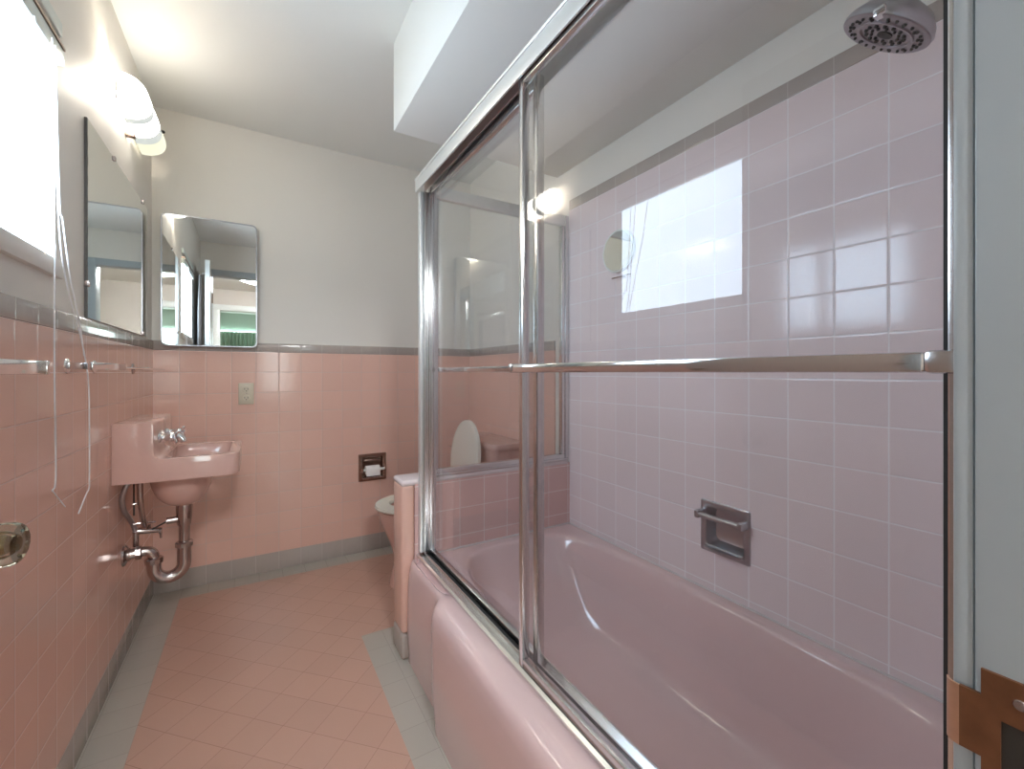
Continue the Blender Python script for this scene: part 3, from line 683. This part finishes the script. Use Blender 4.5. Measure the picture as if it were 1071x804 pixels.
# drain trap under the sink
dt = thing('sink_trap', 'curved metal drain trap under the pink sink running into the left wall', 'drain pipe', (XL, 2.14, 0.39))
TY = SYC; dx = BXC; lx = -.338; ly = 2.165
obj('tailpiece', lathe(B(), [(0, .552), (.027, .552), (.028, .545), (.0255, .500), (.0225, .470), (.0185, .465), (.0185, .385), (0, .385)], (dx, TY, 0), (0, 0, 1), 20), m_nickel, dt)
pts = [(dx, TY, .392)]
for k in range(0, 13):
    a = PI*k/12; pts.append(((dx+lx)/2+(dx-lx)/2*math.cos(a), TY+(ly-TY)*(1-math.cos(a))/2, .318-.047*math.sin(a)))
pts.append((lx, ly, .350))
obj('trap_bend', tube(B(), pts, .0235, 18), m_nickel, dt)
for (x, y, z) in ((dx, TY, .392), (lx, ly, .350)):
    obj('slip_nut', lathe(B(), [(.024, -.012), (.029, -.010), (.030, .006), (.026, .010), (.019, .012)], (x, y, z), (0, 0, 1), 12), m_nickel, dt, angle=20)
ep = [(lx, ly, .345)]+[(lx-.030*(1-math.cos(PI/2*k/6)), ly-.004*k/6, .362+.030*math.sin(PI/2*k/6)) for k in range(7)]+[(XL+.004, 2.150, .392)]
obj('waste_arm', tube(B(), ep, .0185, 16), m_nickel, dt)
obj('wall_flange', lathe(B(), [(0, 0), (.040, 0), (.038, .006), (.024, .012), (.024, .020), (0, .020)], (XL, 2.150, .392), (1, 0, 0)), m_nickel, dt)
obj('arm_nut', lathe(B(), [(.019, 0), (.026, .002), (.026, .018), (.019, .020)], (XL+.034, 2.152, .392), (1, 0, 0), 8), m_nickel, dt, angle=20)
obj('tee_branch', tube(B(), [(dx, TY, .494), (dx-.056, TY-.006, .494)], [.013, .013], 12), m_nickel, dt)
obj('popup_rod', tube(B(), [(dx-.05, TY-.006, .494), (dx-.100, TY-.012, .470)], .003, 8), m_slot, dt, label='thin dark pop-up rod')
# water supply
ws = thing('water_supply', 'stop valve and bent grey supply tubes behind the sink drain trap', 'water valve', (XL, 2.12, 0.45))
obj('valve_body', tube(B(), [(-.408, 2.20, .463), (-.375, 2.205, .460), (-.322, 2.215, .450)], [.011, .014, .009], 12), m_nickel, ws)
obj('valve_stem', tube(B(), [(-.3985, 2.198, .405), (-.3985, 2.198, .462)], .011, 12), m_nickel, ws)
obj('supply_hose', tube(B(), curve([(-.3985, 2.198, .41), (-.400, 2.195, .470), (-.410, 2.16, .525), (-.4145, 2.10, .575), (-.4140, 2.07, .620), (-.406, 2.06, .655), (-.392, 2.06, .6885)], 7), .0085, 10), m_pewter, ws, label='bent grey supply tube')
obj('supply_tube', tube(B(), curve([(-.368, 2.09, .6885), (-.368, 2.10, .620), (-.368, 2.13, .550), (-.366, 2.18, .480)], 5), .0095, 10), m_nickel, ws)
obj('supply_nut', lathe(B(), [(.0095, 0), (.016, .002), (.016, .016), (.0095, .018)], (-.366, 2.185, .472), (0, 0, 1), 6), m_nickel, ws, angle=20)
bm = B(); tube(bm, [(-.400, 2.17, .500), (-.366, 2.17, .500), (-.338, 2.19, .492)], .004, 8); lathe(bm, [(0, 0), (.014, 0), (.014, .007), (0, .007)], (-.330, 2.215, .446), (1, 0, .2), 12); tube(bm, [(-.326, 2.215, .452), (-.324, 2.215, .418)], .004, 8)
obj('valve_handle', bm, m_nickel, ws)
obj('lift_rod', tube(B(), [(-.388, 2.11, .6885), (-.388, 2.11, .548)], .0028, 8), m_slot, ws, label='thin dark lift rod')
obj('rod_clamp', tube(B(), [(-.392, 2.11, .590), (-.370, 2.11, .592)], .004, 8), m_nickel, ws)

# ------------------------------------------------------------------ toilet
tl = thing('toilet', 'pink toilet with raised white lid standing behind the half wall', 'toilet', (0.90, 2.20, 0.0))
ty = 2.205
bm = B()
loft(bm, [oval(.83, ty, 0.0, .24, .115, 44, 2.6), oval(.83, ty, .03, .235, .11, 44, 2.6), oval(.82, ty, .12, .20, .095, 44, 2.3), oval(.80, ty, .22, .21, .115, 44, 2.2), oval(.785, ty, .31, .235, .155, 44, 2.1), oval(.778, ty, .36, .243, .172, 44, 2.05), oval(.776, ty, .385, .245, .176, 44, 2.05), oval(.776, ty, .392, .240, .172, 44, 2.05), oval(.766, ty, .392, .175, .125, 44, 2.05), oval(.766, ty, .37, .165, .118, 44, 2.05), oval(.79, ty, .25, .09, .07, 44, 2), oval(.80, ty, .22, .04, .03, 44, 2)])
obj('bowl', bm, m_sink, tl)
obj('tank_deck', box(B(), .95, 1.24, ty-.12, ty+.12, .30, .392, .02, 3), m_sink, tl)
bm = B()
loft(bm, [oval(.770, ty, .394, .248, .180, 44, 2.1), oval(.770, ty, .402, .252, .184, 44, 2.1), oval(.770, ty, .412, .248, .180, 44, 2.1), oval(.768, ty, .414, .180, .118, 44, 2.1), oval(.768, ty, .402, .172, .110, 44, 2.1), oval(.768, ty, .3945, .176, .114, 44, 2.1), oval(.770, ty, .394, .248, .180, 44, 2.1)], False, False)
obj('seat', bm, m_seat, tl, label='white open seat ring')
bm = B(); lean = 0.10
def lidring(off, sc): return [(1.010+lean*(p[2])-off, p[0], .402+.208+p[2]) for p in [(ty+.180*sc*math.sin(2*PI*k/44), 0, .205*sc*math.cos(2*PI*k/44)) for k in range(44)]]
loft(bm, [lidring(-.006, .96), lidring(-.004, 1.0), lidring(.010, 1.0), lidring(.014, .97), lidring(.016, .85)])
obj('lid', bm, m_seat, tl, label='raised white lid')
obj('lid_hinge', tube(B(), [(.995, ty-.10, .402), (.995, ty+.10, .402)], .008, 10), m_white, tl)
bm = B(); tcx = 1.158
loft(bm, [[(x, y, .393) for x, y in rrect(tcx, ty, .085, .205, .035)], [(x, y, .41) for x, y in rrect(tcx, ty, .092, .215, .035)], [(x, y, .672) for x, y in rrect(tcx, ty, .098, .240, .035)]])
obj('tank', bm, m_sink, tl)
bm = B()
loft(bm, [[(x, y, .6725) for x, y in rrect(tcx, ty, .104, .247, .038)], [(x, y, .678) for x, y in rrect(tcx, ty, .107, .250, .04)], [(x, y, .698) for x, y in rrect(tcx, ty, .107, .250, .04)], [(x, y, .706) for x, y in rrect(tcx, ty, .102, .245, .038)], [(x, y, .708) for x, y in rrect(tcx, ty, .06, .20, .03)]])
obj('tank_lid', bm, m_sink, tl)
obj('flush_handle', tube(B(), curve([(1.06, ty+.19, .635), (1.030, ty+.19, .635), (1.028, ty+.215, .634), (1.028, ty+.27, .630)], 4), .007, 10), m_chrome, tl, label='chrome flush handle')

# ------------------------------------------------------------------ hall behind the camera (seen only in the mirrors)
HX0, HX1, HY = -1.5, 1.9, -2.80
struct(obj('floor_hall', box(B(), HX0, HX1, -6.0, -0.031, -0.05, 0), m_wood, smooth=False))
struct(obj('ceiling_hall', box(B(), HX0, HX1, -6.0, -0.051, ZC, ZC+.06), m_ceil, smooth=False))
struct(obj('wall_hall_left', box(B(), HX0-.1, HX0, -6.0, -0.02, 0, ZC), m_hall, smooth=False))
struct(obj('wall_hall_right', box(B(), HX1, HX1+.1, -6.0, -0.02, 0, ZC), m_hall, smooth=False))
bm = B(); box(bm, HX0, XL-.12, -0.02, .08, 0, ZC); box(bm, XR+.12, HX1, -0.02, .08, 0, ZC)
struct(obj('wall_hall_near', bm, m_hall, smooth=False))
bm = B(); box(bm, HX0, -0.40, HY-.1, HY, 0, ZC); box(bm, 0.50, HX1, HY-.1, HY, 0, ZC); box(bm, -0.40, 0.50, HY-.1, HY, 2.05, ZC)
struct(obj('wall_hall_far', bm, m_hall, smooth=False))
bm = B(); box(bm, -.49, -.40, HY, HY+.02, 0, 2.14, .004); box(bm, .50, .59, HY, HY+.02, 0, 2.14, .004); box(bm, -.49, .59, HY, HY+.022, 2.05, 2.14, .004)
struct(obj('trim_2', bm, m_trim))
struct(obj('wall_bedroom', box(B(), HX0, HX1, -6.1, -6.0, 0, ZC), principled('pale green bedroom paint', (0.62, 0.74, 0.66), 0.7), smooth=False))
w2 = struct(obj('window_2', box(B(), -.9, 1.2, -5.995, -5.985, .6, 2.0), m_day, smooth=False))
bm = B(); n = 80; pf = []; pb = []
for i in range(n+1):
    xx = -0.95+1.15*i/n; yy = -5.93+.035*math.sin(i*1.3)
    pf.append((xx, yy)); pb.append((xx, yy-.006))
prism(bm, pf+pb[::-1], 'z', .35, 1.97)
cu = thing('curtain', 'pale green curtain on the far bedroom window, seen in the corner mirror', 'curtain', (-0.38, -5.93, .35))
obj('cloth', bm, m_green, cu, angle=80)
obj('curtain_rod', tube(B(), [(-1.0, -5.93, 1.99), (0.9, -5.93, 1.99)], .012, 10), m_white, cu)
cl = thing('added_fill_lamp', 'round white lamp added unseen on the hall ceiling to brighten the bathroom doorway', 'added fill light', (0.1, -1.3, ZC))  # added lamp, sends soft light in through the doorway
obj('fill_lamp_base', lathe(B(), [(0, 0), (.10, 0), (.10, .02), (0, .02)], (0.1, -1.3, ZC), (0, 0, -1)), m_white, cl)
obj('fill_lamp_globe', lathe(B(), [(.20, .02), (.24, .05), (.22, .09), (.14, .12), (0, .13)], (0.1, -1.3, ZC), (0, 0, -1)), m_fill_lamp, cl)

# ------------------------------------------------------------------ world, camera, view
w = bpy.data.worlds.new('world'); scene.world = w; w.use_nodes = True
bg = w.node_tree.nodes['Background']; bg.inputs[0].default_value = (0.75, 0.87, 1.0, 1); bg.inputs[1].default_value = 1.0
cam = bpy.data.cameras.new('camera'); co = bpy.data.objects.new('camera', cam); COL.objects.link(co)
cam.sensor_fit = 'HORIZONTAL'; cam.sensor_width = 36; cam.lens = 36*452/1071; cam.shift_y = -13/1071
cam.clip_start = 0.02; cam.clip_end = 50
co.location = (0, 0, 1.084); co.rotation_euler = (PI/2, 0, -math.radians(30.76))
scene.camera = co
vs = scene.view_settings
vs.view_transform = 'Standard'; vs.look = 'None'; vs.gamma = 1; vs.use_curve_mapping = False; vs.exposure = 1.82
